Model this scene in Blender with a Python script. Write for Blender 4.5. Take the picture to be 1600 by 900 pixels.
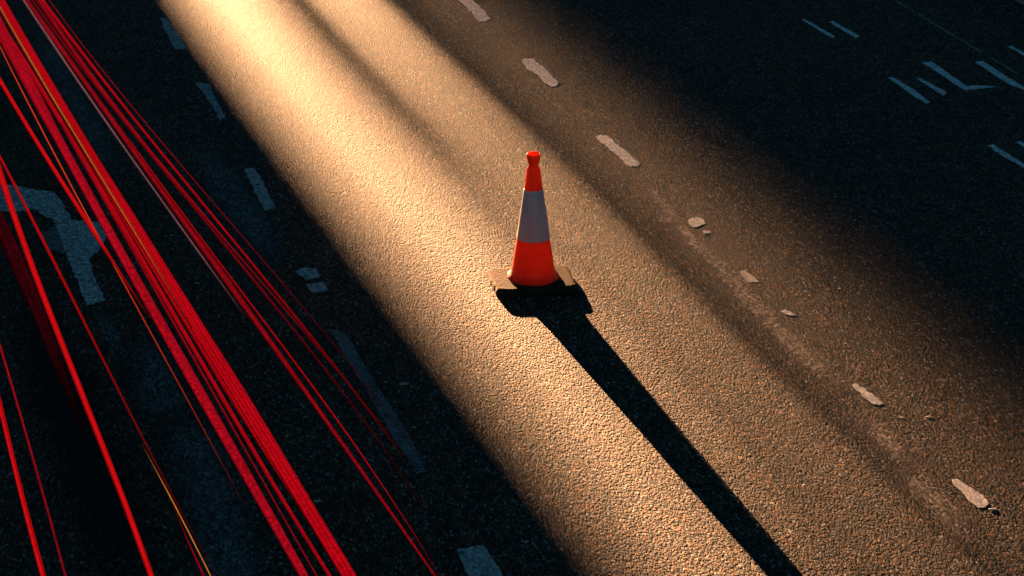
import bpy, bmesh, math, random
import numpy as np
from mathutils import Vector, noise as mnoise
random.seed(7)
R = math.radians
C = bpy.context.scene.collection
for o in list(bpy.data.objects): bpy.data.objects.remove(o)
scn = bpy.context.scene

# ------------------------------------------------------------------ camera
PITCH, FPX, CAMH = R(22.0), 3638.0, 6.0          # focal length in pixels of a 1600 px wide frame
cd = bpy.data.cameras.new('camera'); cam = bpy.data.objects.new('camera', cd); C.objects.link(cam)
cam.location = (0, 0, CAMH); cam.rotation_euler = (R(90) - PITCH, 0, 0)
cd.sensor_width = 36; cd.lens = 36 * FPX / 1600; cd.clip_start = 0.1; cd.clip_end = 3000
scn.camera = cam

# ------------------------------------------------------------------ sun and sky
SUN_AZ, SUN_EL = R(17.3), R(7.0)                 # azimuth measured to the left of the view direction
w = bpy.data.worlds.new('World'); scn.world = w; w.use_nodes = True
nt = w.node_tree; nt.nodes.clear()
out = nt.nodes.new('ShaderNodeOutputWorld'); bg = nt.nodes.new('ShaderNodeBackground')
sky = nt.nodes.new('ShaderNodeTexSky'); sky.sky_type = 'NISHITA'; sky.sun_disc = False
sky.sun_elevation = SUN_EL; sky.sun_rotation = -SUN_AZ; sky.ozone_density = 4.0; sky.dust_density = 0.3
bg.inputs['Strength'].default_value = 0.0017
tint = nt.nodes.new('ShaderNodeMix'); tint.data_type = 'RGBA'; tint.blend_type = 'MULTIPLY'; tint.inputs['Factor'].default_value = 1
tint.inputs['B'].default_value = (.66, 1.05, .95, 1)
nt.links.new(sky.outputs[0], tint.inputs['A']); nt.links.new(tint.outputs['Result'], bg.inputs[0]); nt.links.new(bg.outputs[0], out.inputs[0])
sd = bpy.data.lights.new('sun', 'SUN'); sd.energy = 5.0; sd.angle = R(0.53); sd.color = (1.0, 0.53, 0.25)
sun = bpy.data.objects.new('sun', sd); C.objects.link(sun)
SDIR = Vector((-math.sin(SUN_AZ) * math.cos(SUN_EL), math.cos(SUN_AZ) * math.cos(SUN_EL), math.sin(SUN_EL)))
sun.rotation_euler = (-SDIR).to_track_quat('-Z', 'Y').to_euler(); sun.location = SDIR * 60

vs = scn.view_settings
vs.view_transform = 'Standard'; vs.look = 'None'; vs.gamma = 1; vs.use_curve_mapping = False
EXPO = 5.0
vs.exposure = EXPO
GAIN = 2 ** EXPO
scn.render.engine = 'CYCLES'

# ------------------------------------------------------------------ helpers
def g(x, y, z=0.0):
    """the point at height z seen at photograph pixel (x, y)"""
    dx, dv = (x - 800) / FPX, -(y - 450) / FPX
    d = Vector((dx, math.cos(PITCH) + dv * math.sin(PITCH), -math.sin(PITCH) + dv * math.cos(PITCH)))
    k = (z - CAMH) / d.z
    return Vector((d.x * k, d.y * k, z))

def tag(o, label=None, cat=None, group=None, kind=None):
    if label: o['label'] = label
    if cat: o['category'] = cat
    if group: o['group'] = group
    if kind: o['kind'] = kind
    return o

def mesh_obj(name, bm, mat, parent=None, smooth=False):
    me = bpy.data.meshes.new(name); bmesh.ops.recalc_face_normals(bm, faces=bm.faces[:]); bm.to_mesh(me); bm.free()
    if smooth:
        for p in me.polygons: p.use_smooth = True
    o = bpy.data.objects.new(name, me); C.objects.link(o)
    if mat: me.materials.append(mat)
    if parent: o.parent = parent
    return o

def empty(name, loc, rz=0):
    o = bpy.data.objects.new(name, None); C.objects.link(o); o.location = loc; o.rotation_euler = (0, 0, rz); return o

def add_box(bm, c, s, rz=0.0):
    vsn = []
    for sx in (-.5, .5):
        for sy in (-.5, .5):
            for sz in (-.5, .5):
                p = Vector((sx * s[0], sy * s[1], 0)); p.rotate(__import__('mathutils').Euler((0, 0, rz)))
                vsn.append(bm.verts.new((c[0] + p.x, c[1] + p.y, c[2] + sz * s[2])))
    for f in ((0,1,3,2),(4,6,7,5),(0,4,5,1),(2,3,7,6),(0,2,6,4),(1,5,7,3)):
        bm.faces.new([vsn[i] for i in f])

def nodes(mat):
    mat.use_nodes = True; n = mat.node_tree; n.nodes.clear(); return n
def N(n, t, **kw):
    x = n.nodes.new(t)
    for k, v in kw.items():
        if hasattr(x, k): setattr(x, k, v)
    return x
def ramp(n, stops, interp='LINEAR'):
    r = n.nodes.new('ShaderNodeValToRGB'); cr = r.color_ramp; cr.interpolation = interp
    while len(cr.elements) > 1: cr.elements.remove(cr.elements[-1])
    cr.elements[0].position = stops[0][0]; cr.elements[0].color = (*stops[0][1], 1)
    for p, c in stops[1:]:
        e = cr.elements.new(p); e.color = (*c, 1)
    return r
def g1(v): return (v, v, v)

def tex(n, kind, scale, vec, **kw):
    t = n.nodes.new(kind)
    t.inputs['Scale'].default_value = scale
    for k, v in kw.items():
        if k in t.inputs: t.inputs[k].default_value = v
        else: setattr(t, k, v)
    n.links.new(vec, t.inputs['Vector']); return t

def mixc(n, a, b, fac, mode='MIX'):
    m = n.nodes.new('ShaderNodeMix'); m.data_type = 'RGBA'; m.blend_type = mode
    for sock, v in ((m.inputs['Factor'], fac), (m.inputs['A'], a), (m.inputs['B'], b)):
        if isinstance(v, bpy.types.NodeSocket): n.links.new(v, sock)
        elif isinstance(v, (int, float)): sock.default_value = v
        else: sock.default_value = (*v, 1)
    return m.outputs['Result']
def mth(n, op, a, b=0.0, clamp=False):
    m = n.nodes.new('ShaderNodeMath'); m.operation = op; m.use_clamp = clamp
    for s, v in ((m.inputs[0], a), (m.inputs[1], b)):
        if isinstance(v, bpy.types.NodeSocket): n.links.new(v, s)
        else: s.default_value = v
    return m.outputs[0]

def along(n, pos):
    """road coordinates: aggregate rolled out a little along the lane"""
    mp = n.nodes.new('ShaderNodeMapping'); mp.vector_type = 'TEXTURE'
    mp.inputs['Rotation'].default_value = (0, 0, R(12)); mp.inputs['Scale'].default_value = (1, 2.3, 1)
    n.links.new(pos, mp.inputs[0]); return mp.outputs[0]
def stone_height(n, pos):
    """rounded aggregate stones of two sizes, as a height in 0..1"""
    pos = along(n, pos)
    v1 = tex(n, 'ShaderNodeTexVoronoi', 86, pos, feature='F1')
    v2 = tex(n, 'ShaderNodeTexVoronoi', 125, pos, feature='F1')
    nz = tex(n, 'ShaderNodeTexNoise', 34, pos, Detail=4.0)
    h = mth(n, 'MULTIPLY', mth(n, 'SUBTRACT', 1.0, v1.outputs['Distance']), 0.55)
    h = mth(n, 'ADD', h, mth(n, 'MULTIPLY', mth(n, 'SUBTRACT', 1.0, v2.outputs['Distance']), 0.22))
    h = mth(n, 'ADD', h, mth(n, 'MULTIPLY', nz.outputs['Fac'], 0.45))
    return h, v1, v2, nz

def asphalt_nodes(n):
    geo = n.nodes.new('ShaderNodeNewGeometry'); pos = geo.outputs['Position']
    h, v1, v2, nz = stone_height(n, pos)
    sep = n.nodes.new('ShaderNodeSeparateColor'); n.links.new(v1.outputs['Color'], sep.inputs[0])
    stone = ramp(n, [(0, (.010, .010, .012)), (.25, (.030, .027, .024)), (.48, (.066, .046, .028)), (.60, (.160, .070, .024)), (.70, (.085, .060, .034)),
                     (.78, (.034, .046, .056)), (.86, (.130, .108, .085)), (.94, (.19, .165, .14)), (1, (.29, .28, .27))])
    n.links.new(sep.outputs[0], stone.inputs[0])
    big = tex(n, 'ShaderNodeTexNoise', .55, pos, Detail=5.0, Roughness=.6)
    br = ramp(n, [(.3, g1(.78)), (.7, g1(1.22))]); n.links.new(big.outputs['Fac'], br.inputs[0])
    mid = tex(n, 'ShaderNodeTexNoise', 5.0, pos, Detail=4.0)
    mr = ramp(n, [(.3, g1(.82)), (.7, g1(1.15))]); n.links.new(mid.outputs['Fac'], mr.inputs[0])
    sp2 = n.nodes.new('ShaderNodeSeparateColor'); n.links.new(v2.outputs['Color'], sp2.inputs[0])
    gr = ramp(n, [(0, g1(.35)), (.5, g1(.9)), (.85, g1(1.35)), (1, g1(1.6))]); n.links.new(sp2.outputs[1], gr.inputs[0])
    col = mixc(n, stone.outputs[0], gr.outputs[0], 1.0, 'MULTIPLY')
    cr = ramp(n, [(.25, g1(1.25)), (.62, g1(.85)), (.85, g1(.25))]); n.links.new(v1.outputs['Distance'], cr.inputs[0])
    col = mixc(n, col, cr.outputs[0], 1.0, 'MULTIPLY')
    v3 = tex(n, 'ShaderNodeTexVoronoi', 33, along(n, pos), feature='F1'); s3 = n.nodes.new('ShaderNodeSeparateColor'); n.links.new(v3.outputs['Color'], s3.inputs[0])
    c3 = ramp(n, [(0, (.50, .56, .64)), (.45, (1, 1, 1)), (.75, (1.4, .98, .70)), (1, (1.4, 1.3, 1.2))]); n.links.new(s3.outputs[0], c3.inputs[0])
    col = mixc(n, col, c3.outputs[0], 1.0, 'MULTIPLY')
    col = mixc(n, col, br.outputs[0], 1.0, 'MULTIPLY')
    col = mixc(n, col, mr.outputs[0], 1.0, 'MULTIPLY')
    return pos, h, col, mid

def asphalt():
    m = bpy.data.materials.new('asphalt'); n = nodes(m)
    pos, h, col, mid = asphalt_nodes(n)
    b = n.nodes.new('ShaderNodeBsdfPrincipled'); o = n.nodes.new('ShaderNodeOutputMaterial')
    n.links.new(col, b.inputs['Base Color']); b.inputs['Roughness'].default_value = .85
    b.inputs['Specular IOR Level'].default_value = .16
    bp = n.nodes.new('ShaderNodeBump'); bp.inputs['Strength'].default_value = .85; bp.inputs['Distance'].default_value = .0088
    n.links.new(h, bp.inputs['Height'])
    n.links.new(bp.outputs[0], b.inputs['Normal']); n.links.new(b.outputs[0], o.inputs[0])
    return m

def paint(name, colr, cover=.75, wear_scale=9.0, alpha=1.0, fade=False):
    """thermoplastic road paint, its wear showing the asphalt through"""
    m = bpy.data.materials.new(name); n = nodes(m)
    geo = n.nodes.new('ShaderNodeNewGeometry'); pos = geo.outputs['Position']
    h, v1, v2, nz = stone_height(n, pos)
    w1 = tex(n, 'ShaderNodeTexNoise', wear_scale, pos, Detail=8.0, Roughness=.72)
    w2 = tex(n, 'ShaderNodeTexNoise', 48, pos, Detail=3.0)
    mask = mth(n, 'ADD', mth(n, 'MULTIPLY', w1.outputs['Fac'], .6), mth(n, 'MULTIPLY', w2.outputs['Fac'], .4))
    t = 1 - cover
    mr = ramp(n, [(max(0, .28 + .35 * t - .05), g1(0)), (min(1, .28 + .35 * t + .09), g1(alpha))]); n.links.new(mask, mr.inputs[0])
    a = mr.outputs[0]
    if fade:
        at = n.nodes.new('ShaderNodeAttribute'); at.attribute_name = 'fade'
        a = mth(n, 'MULTIPLY', a, at.outputs['Fac'])
    tone = tex(n, 'ShaderNodeTexNoise', 18, pos, Detail=5.0)
    tr = ramp(n, [(.25, g1(.72)), (.75, g1(1.1))]); n.links.new(tone.outputs['Fac'], tr.inputs[0])
    col = mixc(n, colr, tr.outputs[0], 1.0, 'MULTIPLY')
    s1 = n.nodes.new('ShaderNodeSeparateColor'); n.links.new(v1.outputs['Color'], s1.inputs[0])
    k = 1.0 if fade else .35
    sr = ramp(n, [(0, g1(1 - .75 * k)), (.6, g1(1)), (1, g1(1 + 1.4 * k))]); n.links.new(s1.outputs[0], sr.inputs[0])
    col = mixc(n, col, sr.outputs[0], 1.0, 'MULTIPLY')
    b = n.nodes.new('ShaderNodeBsdfPrincipled'); b.inputs['Roughness'].default_value = .85 if fade else .7; b.inputs['Specular IOR Level'].default_value = .16
    n.links.new(col, b.inputs['Base Color'])
    bp = n.nodes.new('ShaderNodeBump'); bp.inputs['Strength'].default_value = .7 if fade else .25; bp.inputs['Distance'].default_value = .009
    n.links.new(h, bp.inputs['Height']); n.links.new(bp.outputs[0], b.inputs['Normal'])
    tp = n.nodes.new('ShaderNodeBsdfTransparent'); mx = n.nodes.new('ShaderNodeMixShader'); o = n.nodes.new('ShaderNodeOutputMaterial')
    n.links.new(a, mx.inputs[0]); n.links.new(tp.outputs[0], mx.inputs[1]); n.links.new(b.outputs[0], mx.inputs[2]); n.links.new(mx.outputs[0], o.inputs[0])
    return m

def plain(name, colr, rough=.7, scale=8, amt=.25, bump=0.0, bscale=60, spec=.4):
    m = bpy.data.materials.new(name); n = nodes(m)
    tc = n.nodes.new('ShaderNodeTexCoord'); v = tc.outputs['Object']
    t = tex(n, 'ShaderNodeTexNoise', scale, v, Detail=6.0)
    r = ramp(n, [(.25, g1(1 - amt)), (.75, g1(1 + amt * .6))]); n.links.new(t.outputs['Fac'], r.inputs[0])
    b = n.nodes.new('ShaderNodeBsdfPrincipled'); b.inputs['Roughness'].default_value = rough; b.inputs['Specular IOR Level'].default_value = spec
    n.links.new(mixc(n, colr, r.outputs[0], 1.0, 'MULTIPLY'), b.inputs['Base Color'])
    if bump:
        t2 = tex(n, 'ShaderNodeTexNoise', bscale, v, Detail=6.0)
        bp = n.nodes.new('ShaderNodeBump'); bp.inputs['Strength'].default_value = bump; bp.inputs['Distance'].default_value = .005
        n.links.new(t2.outputs['Fac'], bp.inputs['Height']); n.links.new(bp.outputs[0], b.inputs['Normal'])
    o = n.nodes.new('ShaderNodeOutputMaterial'); n.links.new(b.outputs[0], o.inputs[0]); return m

def glow(name, colr, s, mottle=.35):
    """colr is the linear colour the light shows on the photograph; the rods give light upwards only"""
    m = bpy.data.materials.new(name); n = nodes(m)
    geo = n.nodes.new('ShaderNodeNewGeometry')
    t = tex(n, 'ShaderNodeTexNoise', 55, geo.outputs['Position'], Detail=2.0)
    r = ramp(n, [(.32, g1(1 - mottle)), (.68, g1(1 + mottle))]); n.links.new(t.outputs['Fac'], r.inputs[0])
    at = n.nodes.new('ShaderNodeAttribute'); at.attribute_name = 'glow'
    st = n.nodes.new('ShaderNodeAttribute'); st.attribute_name = 'across'
    cmb = n.nodes.new('ShaderNodeCombineXYZ'); n.links.new(st.outputs['Fac'], cmb.inputs[0])
    ln = tex(n, 'ShaderNodeTexNoise', 4.5, cmb.outputs[0], Detail=2.0); lr = ramp(n, [(.36, g1(.12)), (.50, g1(.9)), (.62, g1(1.2))]); n.links.new(ln.outputs['Fac'], lr.inputs[0])
    e = n.nodes.new('ShaderNodeEmission')
    col = mixc(n, colr, r.outputs[0], 1.0, 'MULTIPLY'); col = mixc(n, col, lr.outputs[0], 1.0, 'MULTIPLY')
    n.links.new(col, e.inputs[0])
    sx = n.nodes.new('ShaderNodeSeparateXYZ'); n.links.new(geo.outputs['Normal'], sx.inputs[0])
    k = mth(n, 'MULTIPLY', mth(n, 'ADD', mth(n, 'MULTIPLY', sx.outputs['Z'], 1.1), .05, True), s / GAIN, False)
    n.links.new(mth(n, 'MULTIPLY', k, at.outputs['Fac']), e.inputs[1])
    o = n.nodes.new('ShaderNodeOutputMaterial'); n.links.new(e.outputs[0], o.inputs[0]); return m

# ------------------------------------------------------------------ materials
M_ASPH = asphalt()
M_PAINT = paint('white_paint', (.80, .74, .69), .86, 22.0)
M_WORN = paint('worn_paint', (.52, .55, .53), .60, 11.0)
M_FAINT = paint('faint_paint', (.24, .27, .27), .56, 5.0, .8)
M_OLD = paint('old_paint', (.50, .55, .54), .58, 10.0, .9)
M_ARROW = paint('arrow_paint', (.78, .84, .81), .52, 20.0, .92)
M_LETTER = paint('letter_paint', (.80, .84, .83), .92)
M_DUST = paint('pale_dust', (.34, .26, .19), .95, 3.0, .85, fade=True)
M_WEAR = paint('polished_patch', (.17, .205, .20), 0.74, 2.6, .62, fade=True)
M_DARK = paint('dark_tone', (.018, .018, .02), .65, 2.5, .8, fade=True)  # darker tone for a soft edged strip along the lane
M_GROUND = plain('verge_soil', (.07, .075, .05), .9, .6, .4)
M_CONC = plain('concrete', (.32, .30, .28), .85, 1.5, .25, .3)
M_KERB = plain('kerb_stone', (.34, .33, .31), .8, 3, .3, .5)
M_BRICK = plain('brick', (.22, .13, .10), .85, 2.0, .3)
M_GLASS = plain('dark_glass', (.03, .04, .05), .15, 1.0, .2)
M_STEEL = plain('grey_steel', (.16, .16, .17), .5, 4, .2)

# ------------------------------------------------------------------ frames on the ground
rd = Vector((-math.sin(R(16.42)), math.cos(R(16.42)), 0))      # along the road
rc = Vector((rd.y, -rd.x, 0))                                   # across, to the right
sh = Vector((SDIR.x, SDIR.y, 0)).normalized(); sp = Vector((sh.y, -sh.x, 0))
def slab(quad_pts, z0, z1):
    bm = bmesh.new()
    t = [bm.verts.new((p.x, p.y, z1)) for p in quad_pts]; b = [bm.verts.new((p.x, p.y, z0)) for p in quad_pts]
    bm.faces.new(t); bm.faces.new(b[::-1]); k = len(t)
    for i in range(k): bm.faces.new((t[i], b[i], b[(i + 1) % k], t[(i + 1) % k]))
    return bm
kerb_w = g(1590, 3).dot(rc)                                     # the far kerb, just in the top right corner
left_w = kerb_w - 17.5
def strip(w0, w1, z0, z1, a=-60, b=420):
    return slab([rc * w0 + rd * a, rc * w1 + rd * a, rc * w1 + rd * b, rc * w0 + rd * b], z0, z1)

bm = bmesh.new()
vv = [bm.verts.new(p) for p in ((-1500, -1500, -.06), (1500, -1500, -.06), (1500, 1500, -.06), (-1500, 1500, -.06))]; bm.faces.new(vv)
ground = tag(mesh_obj('ground', bm, M_GROUND), 'dark bare ground beyond the road', 'ground', kind='structure')
road = tag(mesh_obj('road', strip(left_w, kerb_w, -.05, 0.0), M_ASPH), 'coarse asphalt road crossed by a band of low sunlight', 'road', kind='structure')
kerb_r = tag(mesh_obj('kerb', strip(kerb_w + .002, kerb_w + .15, -.05, .12), M_KERB), 'pale kerb at the top right corner of the road', 'kerb', kind='structure')
pave_r = tag(mesh_obj('pavement', strip(kerb_w + .152, kerb_w + 2.6, -.05, .115), M_CONC), 'pavement behind the pale kerb', 'pavement', kind='structure')
kerb_l = tag(mesh_obj('kerb', strip(left_w - .15, left_w - .002, -.05, .12), M_KERB), 'kerb along the near left side of the road', 'kerb', kind='structure')
pave_l = tag(mesh_obj('pavement', strip(left_w - 2.6, left_w - .152, -.05, .115), M_CONC), 'pavement along the near left side of the road', 'pavement', kind='structure')

# ------------------------------------------------------------------ what shades the road: unseen buildings and added blockers towards the sun
def lat(u):                                                     # lateral place of one line of sunlight across the photograph
    return g(u * (450 + 1020) - 421, 450).dot(sp)
CONE = g(833, 442.5)
RB = 92.0                                                       # metres from the cone to the facades
base_along = CONE.dot(sh)
def place(latc, along):
    return sp * latc + sh * (base_along + along)
RZ = math.atan2(sp.y, sp.x)
def building(name, l0, l1, depth, height, wallm, label, storeys, along=RB):
    wd = l1 - l0; c = place((l0 + l1) / 2, along + depth / 2)
    root = empty(name, (c.x, c.y, 0), RZ); tag(root, label, 'building')
    bm = bmesh.new(); add_box(bm, (0, 0, height / 2 - .03), (wd, depth, height + .06)); mesh_obj('wall', bm, wallm, root)
    bm = bmesh.new(); add_box(bm, (0, 0, height + .25), (wd, depth, .5)); mesh_obj('parapet', bm, M_CONC, root)
    n = max(2, int(wd / 3.2)); fh = height / storeys
    for s in range(storeys):
        for i in range(n):
            x = -wd / 2 + (i + .5) * wd / n
            bm = bmesh.new(); add_box(bm, (x, -depth / 2 - .03, s * fh + fh * .55), (1.5, .1, fh * .5)); wn = mesh_obj('window', bm, M_STEEL, root)
            bm = bmesh.new(); add_box(bm, (x, -depth / 2 - .085, s * fh + fh * .55), (1.34, .02, fh * .44)); mesh_obj('pane', bm, M_GLASS, wn)
    return root
OFF = 150.0
office = building('office_building', lat(.7100) - 44, lat(.7100), 16, 38, M_BRICK, 'unseen tall brick office building left of the gap the sun shines through', 9, OFF)
building('apartment_building', lat(1.24), lat(1.24) + 55, 16, 34, M_CONC, 'unseen tall concrete apartment building right of the gap the sun shines through', 9, OFF)
def leaning(name, D, prof_l, top, mid, y0, y1, mat, parent):
    """an added upright blocker whose two sides lean over the height band that the sunlight of this road passes through"""
    zt, zb = (D - 7.0) * math.tan(SUN_EL), (D + 5.5) * math.tan(SUN_EL)
    low, high = prof_l[0], prof_l[-1]
    pr = [(low[1], 0)] + [(a, zt + (zb - zt) * f) for f, a, b in prof_l] + [(high[1], top), (high[2], top)] + [(b, zt + (zb - zt) * f) for f, a, b in reversed(prof_l)] + [(low[2], 0)]
    bm = bmesh.new()
    fr = [bm.verts.new((lat(a) - mid, y0, z)) for a, z in pr]; bk = [bm.verts.new((lat(a) - mid, y1, z)) for a, z in pr]
    bm.faces.new(fr); bm.faces.new(bk[::-1])
    for i in range(len(fr)): bm.faces.new((fr[i], bk[i], bk[(i + 1) % len(fr)], fr[(i + 1) % len(fr)]))
    return mesh_obj(name, bm, mat, parent)
mid_l = (lat(.7100) - 44 + lat(.7100)) / 2
leaning('added_shade_edge', OFF, [(0, .700, .754), (1, .700, .812)], 38, mid_l, -8.6, -8.01, M_CONC, office)  # added edge, its lean shaped to set the left border of the sunlight
NEAR = 92.0
def stripe_column(prof_l, label):  # added unseen column, its sides shaped to cast a dark stripe
    mid = (lat(prof_l[0][1]) + lat(prof_l[0][2])) / 2; c = place(mid, NEAR)
    root = empty('added_stripe_column', (c.x, c.y, 0), RZ); tag(root, label, 'column')
    leaning('shaft', NEAR, prof_l, 16, mid, -.25, .25, M_CONC, root)
    bm = bmesh.new(); add_box(bm, (0, 0, 16.2), (1, .8, .4)); mesh_obj('capital', bm, M_CONC, root)
stripe_column([(0, .812, .925), (.25, .825, .940), (.42, .842, .946), (.6, .866, .938), (.8, .858, .938), (1, .842, .946)], 'added wide column in the sunlit gap, shaped to cast a dark stripe')
stripe_column([(0, .958, 1.050), (.25, .962, 1.048), (.42, .966, 1.045), (.6, .960, 1.035), (1, .958, 1.02)], 'added narrow column beside the slat screen, shaped to cast a dark stripe')
mid = (lat(1.04) + lat(1.5)) / 2; c = place(mid, NEAR + 2)
scr = empty('added_slat_screen', (c.x, c.y, 0), RZ); tag(scr, 'added unseen screen of tapering slats dimming the sunlight right of the narrow column', 'screen')
gaps = [(1.052 + .024 * k, .0008 * f, .0030 * f) for k, f in enumerate((1, 1, .95, .85, .7, .5, .33, .18, .08))]  # added screen: the gap widths set how much sunlight passes
pl = (1.034, 1.026)
for uc, wt, wb in gaps + [(1.5, 0, 0)]:
    leaning('slat', NEAR + 2, [(0, pl[0], uc - wt / 2), (1, pl[1], uc - wb / 2)], 16.4, mid, -.03, .03, M_STEEL, scr)
    pl = (uc + wt / 2, uc + wb / 2)
bm = bmesh.new(); add_box(bm, (0, 0, 16.51), (lat(1.5) - lat(1.04), .2, .2)); mesh_obj('top_rail', bm, M_STEEL, scr)

# ------------------------------------------------------------------ markings painted on the road
def poly_px(pts, jag=1.2, step=9):
    """closed outline in photograph pixels -> ragged outline on the ground"""
    res = []
    for i, (x0, y0) in enumerate(pts):
        x1, y1 = pts[(i + 1) % len(pts)]; L = math.hypot(x1 - x0, y1 - y0); k = max(1, int(L / step))
        for j in range(k):
            t = j / k; x, y = x0 + (x1 - x0) * t, y0 + (y1 - y0) * t
            a = jag if j else jag * .4
            res.append(g(x + random.uniform(-a, a) * 1.5, y + random.uniform(-a, a) * 1.1))
    return res
def mark(name, pts, mat, label=None, jag=1.0, th=.003, parent=road, step=4):
    o = mesh_obj(name, slab(poly_px(pts, jag, step), .001, .001 + th), mat, parent)
    if label: o['label'] = label
    return o
# near dashed line
mark('lane_dash', [(250,29),(262,30),(272,46),(291,74),(287,78),(273,77),(259,50)], M_OLD, 'faint outlined dash nearest the top of the left dashed line')
mark('lane_dash', [(306,129),(327,131),(352,184),(344,187),(322,150)], M_OLD, 'ghostly worn dash, second from the top of the left dashed line')
mark('lane_dash', [(382,266),(396,263),(407,277),(431,326),(413,329)], M_WORN, 'clear grey dash in the shade at the sunlight edge')
mark('lane_dash', [(462,424),(470,420),(494,419),(501,432),(478,438)], M_WORN, 'upper of two short grey paint blocks')
mark('lane_dash', [(479,445),(505,441),(513,454),(488,458)], M_WORN, 'lower of two short grey paint blocks')
mark('lane_dash', [(514,513),(540,522),(600,620),(640,680),(667,738),(650,740),(612,680),(560,590)], M_FAINT, 'long faint blue grey line in the shade')
mark('lane_dash', [(714,860),(736,855),(755,853),(778,885),(795,920),(745,925),(722,880)], M_WORN, 'broad grey dash at the bottom edge')
# far dashed line
mark('lane_dash', [(706,-14),(728,-14),(740,2),(767,29),(761,33),(749,34),(730,13),(716,0)], M_PAINT, 'white dash cut by the top edge of the photo')
mark('lane_dash', [(815,95),(821,91),(831,92),(850,107),(873,129),(871,134),(862,136),(851,131),(840,117),(822,106)], M_PAINT, 'bent white dash, second on the right dashed line')
mark('lane_dash', [(930,214),(938,211),(950,214),(975,234),(1000,256),(996,261),(982,260),(960,240)], M_PAINT, 'straight white dash behind the cone')
mark('paint_edge', [(838,92),(846,95),(858,108),(872,126),(878,130),(874,131),(856,112)], M_DUST and M_FAINT, jag=.5)
mark('paint_edge', [(958,214),(970,222),(984,238),(1001,254),(999,257),(978,237)], M_FAINT, jag=.5)
mark('lane_dash', [(1075,344),(1080,341),(1090,340),(1099,344),(1102,350),(1093,354),(1088,356),(1078,352)], M_PAINT, 'rounded remnant of a white dash')
mark('lane_dash', [(1098,361),(1109,361),(1110,364),(1099,365)], M_PAINT, 'tiny sliver of white paint under the rounded remnant', jag=.4)
mark('lane_dash', [(1156,424),(1163,423),(1174,431),(1186,440),(1183,442),(1166,441),(1159,433)], M_PAINT, 'wedge shaped remnant of a white dash')
mark('lane_dash', [(1220,487),(1228,484),(1244,492),(1240,494),(1228,492)], M_PAINT, 'small pale remnant of a dash', jag=.6)
mark('lane_dash', [(1331,602),(1337,599),(1348,606),(1358,614),(1372,622),(1380,631),(1374,634),(1362,631),(1350,622),(1338,611)], M_PAINT, 'notched white dash in the lower right')
mark('lane_dash', [(1487,750),(1497,749),(1507,756),(1521,765),(1537,775),(1545,787),(1540,793),(1528,793),(1514,783),(1502,768),(1490,758)], M_PAINT, 'white dash nearest the lower right corner')
# turn arrow
mark('turn_arrow', [(-70,286),(0,288),(29,292),(58,297),(84,301),(95,312),(104,330),(114,345),(140,346),(166,349),(168,368),(158,387),(139,405),
                    (146,428),(156,450),(165,469),(150,473),(134,478),(125,448),(113,419),(98,382),(88,356),(82,342),(64,334),(50,325),(38,330),(0,331),(-70,336)],
     M_ARROW, 'worn grey turn arrow bending to the left under the red lines', 1.4)
mark('arrow_wing', [(56,362),(88,355),(97,380),(102,398),(72,388)], M_FAINT, 'faint left wing of the worn arrow')
# letters on the far lane
LT = [([(1253,31),(1258,30),(1304,57),(1300,60)], 'thin stroke nearest the top of the far lane'),
      ([(1296,35),(1301,33),(1343,57),(1337,60)], 'thin stroke right of the topmost stroke'),
      ([(1387,121),(1396,121),(1430,142),(1453,160),(1448,163),(1420,145)], 'long stroke left of the lettering'),
      ([(1431,122),(1440,123),(1479,145),(1474,150)], 'short stroke in the middle of the lettering'),
      ([(1441,98),(1455,97),(1478,112),(1511,135),(1535,134),(1557,136),(1540,138),(1508,141),(1490,130)], 'L shaped stroke with a long thin foot'),
      ([(1523,97),(1536,96),(1568,117),(1600,136),(1630,150),(1620,150),(1575,131)], 'broad stroke near the right edge'),
      ([(1575,73),(1580,72),(1640,104),(1634,106)], 'stroke cut by the right edge at the top'),
      ([(1544,228),(1552,226),(1570,238),(1620,268),(1614,270),(1566,244)], 'stroke cut by the right edge lower down'),
      ([(1588,223),(1594,221),(1640,246),(1634,249)], 'short stroke just entering at the right edge')]
for p, l in LT: mark('road_lettering', p, M_LETTER, 'teal grey ' + l, .5)
mark('road_lettering', [(1547,92),(1552,91),(1590,114),(1587,116)], M_FAINT, 'nearly vanished stroke above the broad stroke', .4)
mark('edge_line', [(1385,-6),(1390,-6),(1470,42),(1536,82),(1533,84),(1460,40)], M_FAINT, 'hardly visible thin line at the far side', .6)

def smear(name, pts, mat, label=None, z=.0045, parent=road):
    """soft edged patch along a centre line of (x, y, half width) in photograph pixels"""
    bm = bmesh.new(); lay = bm.verts.layers.float.new('fade'); rows = []
    P = []
    for i in range(len(pts) - 1):
        for j in range(5):
            t = j / 5; P.append([pts[i][k] * (1 - t) + pts[i + 1][k] * t for k in range(3)])
    P.append(list(pts[-1]))
    prof = [(-1, 0), (-.7, .35), (-.35, .85), (0, 1), (.35, .85), (.7, .35), (1, 0)]
    for i, (x, y, hw) in enumerate(P):
        a, b_ = P[max(0, i - 1)], P[min(len(P) - 1, i + 1)]
        dx, dy = b_[0] - a[0], b_[1] - a[1]; L = math.hypot(dx, dy); nx, ny = dy / L, -dx / L
        e = min(1, i / 4, (len(P) - 1 - i) / 4)
        row = []
        for s, f in prof:
            q = g(x + nx * s * hw + random.uniform(-1, 1), y + ny * s * hw)
            v = bm.verts.new((q.x, q.y, z)); v[lay] = f * e; row.append(v)
        rows.append(row)
    for a, b_ in zip(rows, rows[1:]):
        for j in range(len(prof) - 1): bm.faces.new((a[j], a[j + 1], b_[j + 1], b_[j]))
    o = mesh_obj(name, bm, mat, parent)
    if label: o['label'] = label
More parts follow.
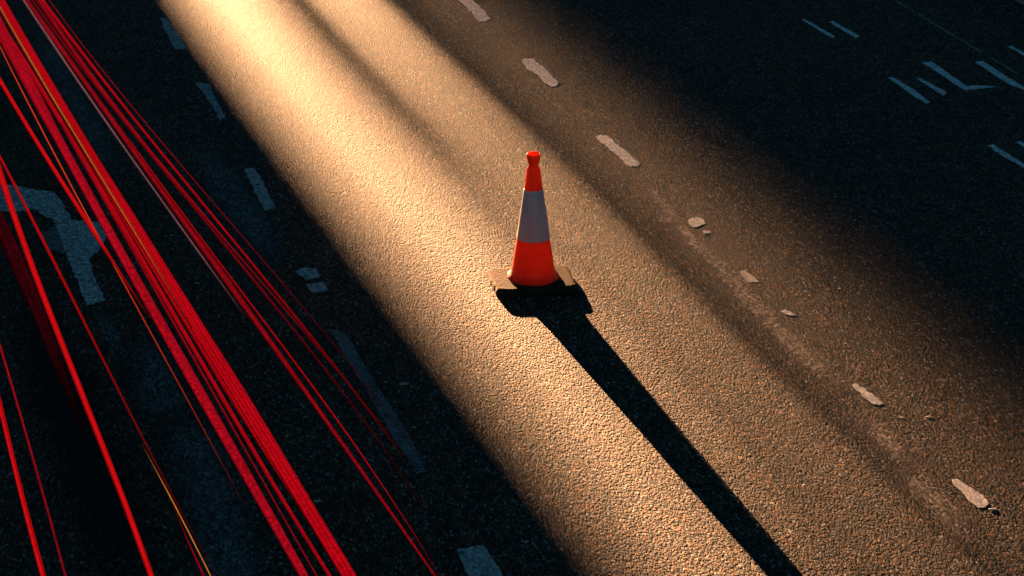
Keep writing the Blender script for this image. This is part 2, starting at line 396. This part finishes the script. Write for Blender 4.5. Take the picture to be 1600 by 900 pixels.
smear('dust_streak', [(985,262,10),(1040,325,14),(1085,380,15),(1120,412,18),(1150,445,26),(1200,500,20),(1260,560,26),(1330,612,20)], M_DUST, 'pale streak running down from the dash behind the cone')
smear('dust_streak', [(1012,341,5),(1035,343,8),(1058,345,8),(1078,348,5)], M_DUST, 'small pale streak left of the rounded remnant', z=.0052)
smear('dust_streak', [(1405,725,14),(1445,770,32),(1485,812,28),(1520,855,12)], M_DUST, 'pale patch left of the dash in the lower right corner')
smear('dust_streak', [(1330,640,20),(1390,690,24),(1425,745,18)], M_DUST, 'weak pale streak below the notched dash', z=.0049)
smear('worn_patch', [(195,530,22),(240,575,46),(255,625,50),(262,660,30)], M_WEAR, 'bluish grey worn patch under the red lines')
smear('worn_patch', [(268,640,34),(310,710,56),(340,800,62),(365,890,66),(390,960,60)], M_WEAR, 'bluish grey worn strip along the near lane')
smear('worn_patch', [(150,480,14),(170,520,16),(200,570,12)], M_WEAR, 'worn tail under the arrow stem')
smear('worn_patch', [(300,215,20),(350,290,34),(395,350,34),(440,420,24)], M_WEAR, 'faint bluish strip beside the left dashed line')
smear('worn_patch', [(40,10,22),(90,110,26),(140,200,28),(190,290,18)], M_WEAR, 'faint bluish strip between the two bundles of red lines')
smear('dark_strip', [(20,420,40),(90,600,60),(160,780,70),(220,960,70)], M_DARK, 'dark soft edged strip along the left of the near lane', z=.0052)

# ------------------------------------------------------------------ small stones on the road
M_STONE = plain('pale_stone', (.50, .47, .43), .8, 20, .25, .3)
def pebble(x, y, r, label):
    bm = bmesh.new(); bmesh.ops.create_icosphere(bm, subdivisions=2, radius=1)
    a, b_, c_ = r * random.uniform(.9, 1.2), r * random.uniform(.6, .8), r * .28
    for v in bm.verts:
        d = 1 + .25 * mnoise.noise(v.co * 1.7 + Vector((x, y, 0)))
        v.co = Vector((v.co.x * a * d, v.co.y * b_ * d, v.co.z * c_ * .5 * d))
    o = mesh_obj('pebble', bm, M_STONE, None, True); p = g(x, y); o.location = (p.x, p.y, r * .2); o.rotation_euler = (0, 0, random.uniform(0, .5))
    tag(o, label, 'pebble', 'loose pale pebbles on the asphalt')
pebble(631, 601, .027, 'pale oval pebble in the shade right of the long faint line')
pebble(647, 668, .017, 'small grey pebble below the oval pebble, by the long faint line')
pebble(822, 847, .016, 'single pale pebble near the bottom edge, left of the sunlight')
pebble(1410, 653, .013, 'tiny pale pebble right below the notched dash')
pebble(1452, 652, .020, 'flat pale pebble farther right of the notched dash')
pebble(1552, 797, .024, 'pale pebble touching the lower right dash')
pebble(1312, 451, .016, 'dim pebble at the right edge of the sunlight')
pebble(268, 368, .015, 'small grey pebble between the red lines, left of the two paint blocks')
pebble(308, 443, .017, 'small grey pebble beside the pink edged red line')
pebble(496, 784, .022, 'flat grey pebble right of the widest red line near the bottom')

# ------------------------------------------------------------------ traffic cone
SS = 1.0
def cone_mat():
    m = bpy.data.materials.new('orange_plastic'); n = nodes(m)
    tc = n.nodes.new('ShaderNodeTexCoord'); v = tc.outputs['Object']
    t = tex(n, 'ShaderNodeTexNoise', 7, v, Detail=7.0, Roughness=.65); r = ramp(n, [(.3, g1(.80)), (.65, g1(1.0))]); n.links.new(t.outputs['Fac'], r.inputs[0])
    col = mixc(n, (.93, .13, .010), r.outputs[0], 1.0, 'MULTIPLY')
    # scuffs, and a tone darker towards the foot
    t2 = tex(n, 'ShaderNodeTexNoise', 40, v, Detail=5.0, Roughness=.7); r2 = ramp(n, [(.62, g1(0)), (.72, g1(.35))]); n.links.new(t2.outputs['Fac'], r2.inputs[0])
    col = mixc(n, col, (.35, .03, .012), r2.outputs[0])
    sz = n.nodes.new('ShaderNodeSeparateXYZ'); n.links.new(v, sz.inputs[0])
    gz = mth(n, 'ADD', sz.outputs['Z'], mth(n, 'MULTIPLY', t.outputs['Fac'], .16))
    gm = ramp(n, [(.10, g1(.75)), (.24, g1(0))]); n.links.new(gz, gm.inputs[0])
    col = mixc(n, col, (.20, .035, .015), gm.outputs[0])
    b = n.nodes.new('ShaderNodeBsdfPrincipled'); b.inputs['Roughness'].default_value = .42; n.links.new(col, b.inputs['Base Color'])
    tl = n.nodes.new('ShaderNodeBsdfTranslucent'); tl.inputs[0].default_value = (.97, .14, .006, 1)
    bp = n.nodes.new('ShaderNodeBump'); bp.inputs['Strength'].default_value = .15; bp.inputs['Distance'].default_value = .004
    n.links.new(t2.outputs['Fac'], bp.inputs['Height']); n.links.new(bp.outputs[0], b.inputs['Normal'])
    mx = n.nodes.new('ShaderNodeMixShader'); mx.inputs[0].default_value = .42
    o = n.nodes.new('ShaderNodeOutputMaterial')
    n.links.new(b.outputs[0], mx.inputs[1]); n.links.new(tl.outputs[0], mx.inputs[2]); n.links.new(mx.outputs[0], o.inputs[0]); return m
def sleeve_mat():
    m = bpy.data.materials.new('reflective_sleeve'); n = nodes(m)
    tc = n.nodes.new('ShaderNodeTexCoord'); v = tc.outputs['Object']
    mp = n.nodes.new('ShaderNodeMapping'); mp.inputs['Scale'].default_value = (1, 1, .12); n.links.new(v, mp.inputs[0])
    t = tex(n, 'ShaderNodeTexNoise', 22, mp.outputs[0], Detail=6.0); r = ramp(n, [(.3, (.68, .70, .70)), (.7, (.92, .92, .90))]); n.links.new(t.outputs['Fac'], r.inputs[0])
    t2 = tex(n, 'ShaderNodeTexNoise', 60, v, Detail=4.0); r2 = ramp(n, [(.60, g1(0)), (.75, g1(.5))]); n.links.new(t2.outputs['Fac'], r2.inputs[0])
    col = mixc(n, r.outputs[0], (.25, .2, .18), r2.outputs[0])
    b = n.nodes.new('ShaderNodeBsdfPrincipled'); b.inputs['Roughness'].default_value = .38; n.links.new(col, b.inputs['Base Color'])
    tl = n.nodes.new('ShaderNodeBsdfTranslucent'); tl.inputs[0].default_value = (.8, .75, .75, 1)
    mx = n.nodes.new('ShaderNodeMixShader'); mx.inputs[0].default_value = .16; n.links.new(b.outputs[0], mx.inputs[1]); n.links.new(tl.outputs[0], mx.inputs[2])
    o = n.nodes.new('ShaderNodeOutputMaterial'); n.links.new(mx.outputs[0], o.inputs[0]); return m
M_CONE, M_SLEEVE = cone_mat(), sleeve_mat()
M_RUBBER = plain('brown_rubber', (.075, .043, .022), .9, 14, .4, .7, 45, spec=.08)

HP = .05
cone = empty('traffic_cone', CONE, 0)
tag(cone, 'orange traffic cone with a grey reflective sleeve, alone on the sunlit asphalt', 'traffic cone')
prof = [(.179, .000), (.180, .008), (.176, .018), (.160, .032), (.152, .050), (.147, .08), (.1125, .298), (.0625, .663), (.0475, .800), (.0455, .812),
        (.040, .822), (.0345, .832), (.0335, .842), (.036, .855), (.042, .868), (.0455, .885), (.0475, .905), (.0475, .915), (.045, .921), (.040, .922),
        (.036, .917), (.030, .80), (.056, .663), (.106, .298), (.140, .06), (.168, .010), (.172, 0)]
def lathe(prof, z0, seg=64, wob=0.0):
    bm = bmesh.new(); rows = []
    for r, z in prof:
        row = []
        for i in range(seg):
            a = 2 * math.pi * i / seg; rr = r * (1 + wob * mnoise.noise(Vector((math.cos(a) * 1.3, math.sin(a) * 1.3, z * 4))))
            row.append(bm.verts.new((rr * math.cos(a), rr * math.sin(a), z + z0)))
        rows.append(row)
    for a, b_ in zip(rows, rows[1:]):
        for i in range(seg): bm.faces.new((a[i], a[(i + 1) % seg], b_[(i + 1) % seg], b_[i]))
    return bm
body = mesh_obj('cone_body', lathe([(r, z * .972) for r, z in prof], HP, wob=.02), M_CONE, cone, True)
slv = [(r, z * .972) for r, z in [(.1105, .2985), (.1148, .299), (.1148, .303), (.0655, .658), (.0650, .662), (.0610, .6625)]]
mesh_obj('reflective_sleeve', lathe(slv, HP, wob=.02), M_SLEEVE, cone, True)

# base plate: worn rubber slab with chamfered top edges and a chewed near-left corner
PW, PD = .575, .43
bm = bmesh.new()
def plate_ring(inset, z, jag):
    pts = []; hx, hy = PW / 2 - inset, PD / 2 - inset; rr = .035
    for cx, cy, a0 in ((hx - rr, hy - rr, 0), (-hx + rr, hy - rr, 90), (-hx + rr, -hy + rr, 180), (hx - rr, -hy + rr, 270)):
        for k in range(5):
            a = R(a0 + k * 22.5); pts.append((cx + rr * math.cos(a), cy + rr * math.sin(a)))
    full = []
    for i in range(len(pts)):
        p, q = pts[i], pts[(i + 1) % len(pts)]; L = math.hypot(q[0] - p[0], q[1] - p[1]); k = max(1, int(L / .018))
        for j in range(k): full.append((p[0] + (q[0] - p[0]) * j / k, p[1] + (q[1] - p[1]) * j / k))
    out_ = []
    for x, y in full:
        d = jag * mnoise.noise(Vector((x * 12, y * 12, 3.1)))
        ch = max(0, -x / (PW / 2) - .60) * max(0, -y / (PD / 2) + .4)      # wear grows toward the near left corner
        d2 = ch * .03 * (1.0 + 1.3 * mnoise.noise(Vector((x * 16, y * 16, .5))))
        L = math.hypot(x, y); out_.append((x * (1 - (d + d2) / L), y * (1 - (d + d2) / L)))
    return out_
rings = [(.004, .001, .004), (0, .006, .004), (0, .036, .005), (.008, .046, .006), (.022, .050, .003)]
rows = []
for ins, z, j in rings:
    pts = plate_ring(ins, z, j)
    if not rows: npt = len(pts)
    rows.append(pts)
npt = min(len(r) for r in rows)
# resample so every ring has the same count
def resample(pts, n):
    per = [0]
    for i in range(len(pts)): per.append(per[-1] + math.dist(pts[i], pts[(i + 1) % len(pts)]))
    res = []
    for k in range(n):
        s = per[-1] * k / n; i = max(j for j in range(len(pts)) if per[j] <= s); t = (s - per[i]) / max(1e-9, per[i + 1] - per[i])
        p, q = pts[i], pts[(i + 1) % len(pts)]; res.append((p[0] + (q[0] - p[0]) * t, p[1] + (q[1] - p[1]) * t))
    return res
vr = [[bm.verts.new((x, y, rings[i][1])) for x, y in resample(r, 120)] for i, r in enumerate(rows)]
for a, b_ in zip(vr, vr[1:]):
    for i in range(120): bm.faces.new((a[i], a[(i + 1) % 120], b_[(i + 1) % 120], b_[i]))
cv = bm.verts.new((0, 0, .0505))
for i in range(120): bm.faces.new((vr[-1][i], vr[-1][(i + 1) % 120], cv))
bm.faces.new(vr[0][::-1])
plate = mesh_obj('base_plate', bm, M_RUBBER, cone)
plate.rotation_euler = (0, 0, R(9.0)); plate.location = (-.012, -.012, 0)
plate['label'] = 'worn brown rubber base plate with a ragged left corner'

# ------------------------------------------------------------------ red lines of light over the near lane
M_RED = glow('tail_light_red', (.46, .002, .007), 1.0, .30)
M_HOT = glow('tail_light_bright', (.60, .004, .006), 1.0, .15)
M_MOT = glow('tail_light_mottled', (.38, .003, .011), 1.0, .5)
M_DEEP = glow('tail_light_deep', (.29, .003, .008), 1.0, .4)
M_DIM = glow('tail_light_dim', (.035, .001, .003), 1.0, .7)
M_PINK = glow('tail_light_pink', (.20, .07, .08), 1.0, .3)
M_AMB = glow('amber_light', (.55, .17, .02), 1.0, .3)
M_ORG = glow('orange_red_light', (.62, .035, .010), 1.0, .3)
def spline(pts, sub=6):
    P = [pts[0]] + list(pts) + [pts[-1]]; res = []
    for i in range(1, len(P) - 2):
        for j in range(sub):
            t = j / sub; a, b_, c_, d = P[i - 1], P[i], P[i + 1], P[i + 2]
            res.append([.5 * (2 * b_[k] + (c_[k] - a[k]) * t + (2 * a[k] - 5 * b_[k] + 4 * c_[k] - d[k]) * t * t + (-a[k] + 3 * b_[k] - 3 * c_[k] + d[k]) * t ** 3) for k in range(3)])
    res.append(list(pts[-1])); return res
def streak(pts, mat, label, z=.72, fade=0.0, fade_in=0.0, dim=1.0):
    """(x, y, horizontal width) in photograph pixels -> an oval rod of light at lamp height"""
    (x0, y0, w0), (x1, y1, w1) = pts[0], pts[1]
    ys = np.array([p[1] for p in pts], float); xs = np.array([p[0] for p in pts], float)
    if len(pts) > 3:
        t_ = (ys - ys[0]) / (ys[-1] - ys[0]); cf = np.polyfit(t_, xs, 3 if len(pts) > 5 else 2)
        pts = [(float(np.polyval(cf, a)), p[1], p[2]) for a, p in zip(t_, pts)]
    (x0, y0, w0), (x1, y1, w1) = pts[0], pts[1]
    P = list(pts)
    if x0 <= 6 or y0 <= 0:
        L = math.hypot(x1 - x0, y1 - y0); P.insert(0, (x0 - (x1 - x0) / L * 120, y0 - (y1 - y0) / L * 120, w0))
    (xa, ya, wa), (xb, yb, wb) = P[-2], P[-1]
    if yb >= 890:
        L = math.hypot(xb - xa, yb - ya); P.append((xb + (xb - xa) / L * 120, yb + (yb - ya) / L * 120, wb))
    S = spline(P); bm = bmesh.new(); rows = []; seg = 14; gl = bm.verts.layers.float.new('glow'); ac = bm.verts.layers.float.new('across'); ph = random.uniform(0, 50)
    W = [g(x, y, z) for x, y, _ in S]
    for i, (x, y, wd) in enumerate(S):
        wd = max(wd, .3)
        half = (g(x + wd / 2, y, z) - g(x - wd / 2, y, z)).length / 2
        t = (W[min(i + 1, len(W) - 1)] - W[max(i - 1, 0)]).normalized(); sd_ = Vector((t.y, -t.x, 0)); half *= abs(sd_.x)
        th = max(.003, min(half, .012 + half * .25))
        rows.append([bm.verts.new(W[i] + sd_ * (half * math.cos(2 * math.pi * k / seg)) + Vector((0, 0, th * math.sin(2 * math.pi * k / seg)))) for k in range(seg)])
        tt = i / (len(S) - 1)
        gv = (1.0 if fade <= 0 else min(1, (1 - tt) / fade)) * (1.0 if fade_in <= 0 else min(1, tt / fade_in)) * (1 + (dim - 1) * tt)
        for k, v in enumerate(rows[-1]):
            v[gl] = gv * (1 + .12 * mnoise.noise(Vector((i * .35, ph, 0)))); v[ac] = ph + math.cos(2 * math.pi * k / seg) * half * 22
    for a, b_ in zip(rows, rows[1:]):
        for k in range(seg): bm.faces.new((a[k], a[(k + 1) % seg], b_[(k + 1) % seg], b_[k]))
    bm.faces.new(rows[0]); bm.faces.new(rows[-1][::-1])
    o = mesh_obj('light_streak', bm, mat, None, True)
    tag(o, label, 'light streak', 'streaks of red tail light over the near lane')
streak([(0,4,18),(27,50,18),(66,112,18),(131,225,19),(172,295,22),(236,400,27),(298,500,30),(383,633,33),(469,778,27),(545,900,25)], M_RED, 'widest bright red light streak, with an amber line down its upper half')
streak([(0,36,7),(38,95,8),(70,150,8),(116,225,8),(193,355,8),(273,500,7),(400,709,7),(457,805,6),(514,900,6)], M_RED, 'thin red light streak running close along the left side of the widest one', .70)
streak([(0,12,2.5),(25,52,2.8),(70,135,3),(100,182,3),(128,225,3),(165,289,2.8),(214,369,2.6),(254,433,2),(300,512,1)], M_AMB, 'amber light line lying on top of the widest red streak', .79, fade=.2)
streak([(0,44,22),(14,75,21),(62,160,19),(94,225,16),(178,375,16),(247,500,18),(325,635,19),(408,784,17),(475,900,15)], M_MOT, 'broad mottled red light streak crossing the wing of the arrow')
streak([(96,193,3),(112,225,4),(198,375,4),(268,500,4),(346,638,4),(424,776,3),(500,910,3)], M_DEEP, 'dark red thread between the two broadest light streaks')
streak([(0,72,2),(25,127,2.5),(78,225,2.8),(140,347,3),(226,500,2.4),(311,660,1.8),(384,793,1)], M_ORG, 'hair thin orange red light line left of the mottled streak', fade=.4)
streak([(0,127,8),(30,177,8),(59,225,8),(92,277,8),(134,347,7),(162,384,6),(199,445,4),(235,500,2.5)], M_HOT, 'bright red light streak that runs into the mottled one at the arrow', fade=.3)
streak([(0,245,4),(24,292,4.5),(61,366,5),(92,424,5),(130,500,4),(191,620,3),(235,709,2.2),(275,784,1.6),(333,891,1)], M_HOT, 'narrow red light line crossing the middle of the arrow', dim=.35)
streak([(220,691,.8),(258,762,2.2),(290,822,2.4),(329,900,2.4)], M_AMB, 'short thin amber light line at the bottom left', fade_in=.3)
streak([(270,790,1),(292,842,2),(318,900,3)], M_RED, 'short thin red light line beside the short amber one', fade_in=.5)
streak([(0,271,11),(18,326,10),(46,402,10),(61,451,10),(84,500,10),(129,620,10),(164,709,10),(200,798,10),(236,900,10)], M_HOT, 'bright red light streak crossing the left end of the arrow')
streak([(-14,318,20),(10,370,24),(38,440,25),(66,500,20),(90,570,16),(115,633,8),(135,690,1)], M_DIM, 'wide dim dark red light streak fading out in the lower left', .66, fade=.6)
streak([(0,633,8),(27,749,8),(48,825,9),(67,900,9)], M_HOT, 'bright red light streak in the bottom left corner')
streak([(0,540,4),(36,664,4),(71,784,4),(102,900,4)], M_DEEP, 'thin dull red light line next to the bottom left corner streak', dim=.5)
streak([(36,0,5),(72,52,6),(112,115,5),(160,180,5),(189,225,4),(232,286,4),(281,350,4),(333,427,3.5),(387,500,3)], M_PINK, 'greyish pink light line edging a red streak', .70, fade=.15, dim=.6)
streak([(43,0,6),(83,60,8),(136,135,8),(202,225,10),(260,307,11),(321,396,11),(394,491,10),(472,602,8),(544,709,7),(611,806,6),(678,894,4)], M_DEEP, 'long red light streak right of the greyish pink line', dim=.75)
streak([(203,222,3),(266,307,4),(327,393,4),(400,486,4),(480,592,4),(560,706,3),(640,822,1.5),(680,890,.6)], M_RED, 'red thread on the right rim of the long red streak', .76, fade=.4)
streak([(50,0,3),(92,60,3.5),(150,135,4),(228,226,4),(320,352,4),(400,440,4),(455,510,3.5),(520,594,3),(580,675,2),(640,756,1.4),(690,840,.6)], M_DEEP, 'thin red light line, lowest of the fine bundle aimed at the shade edge', fade=.5)
streak([(61,0,10),(99,60,8),(160,143,7),(236,232,5),(329,352,4),(400,430,3),(455,495,3),(520,572,2.5),(600,665,1.4),(650,735,.6)], M_DEEP, 'red light line in the middle of the fine bundle', fade=.5)
streak([(69,0,5),(108,60,6),(170,141,5),(244,226,4.5),(338,341,4),(400,419,4),(470,506,4),(540,596,3.5),(600,676,2.5),(640,725,1)], M_RED, 'red light line, highest of the fine bundle', fade=.5, dim=.7)
streak([(77,0,1.3),(120,60,1.5),(180,133,1.6),(257,226,1.6),(320,305,1.5),(400,393,1.5),(480,486,1.3),(560,588,1.0),(660,720,.5)], M_DEEP, 'faintest hair thin red light line nearest the left dashes', fade=.6)
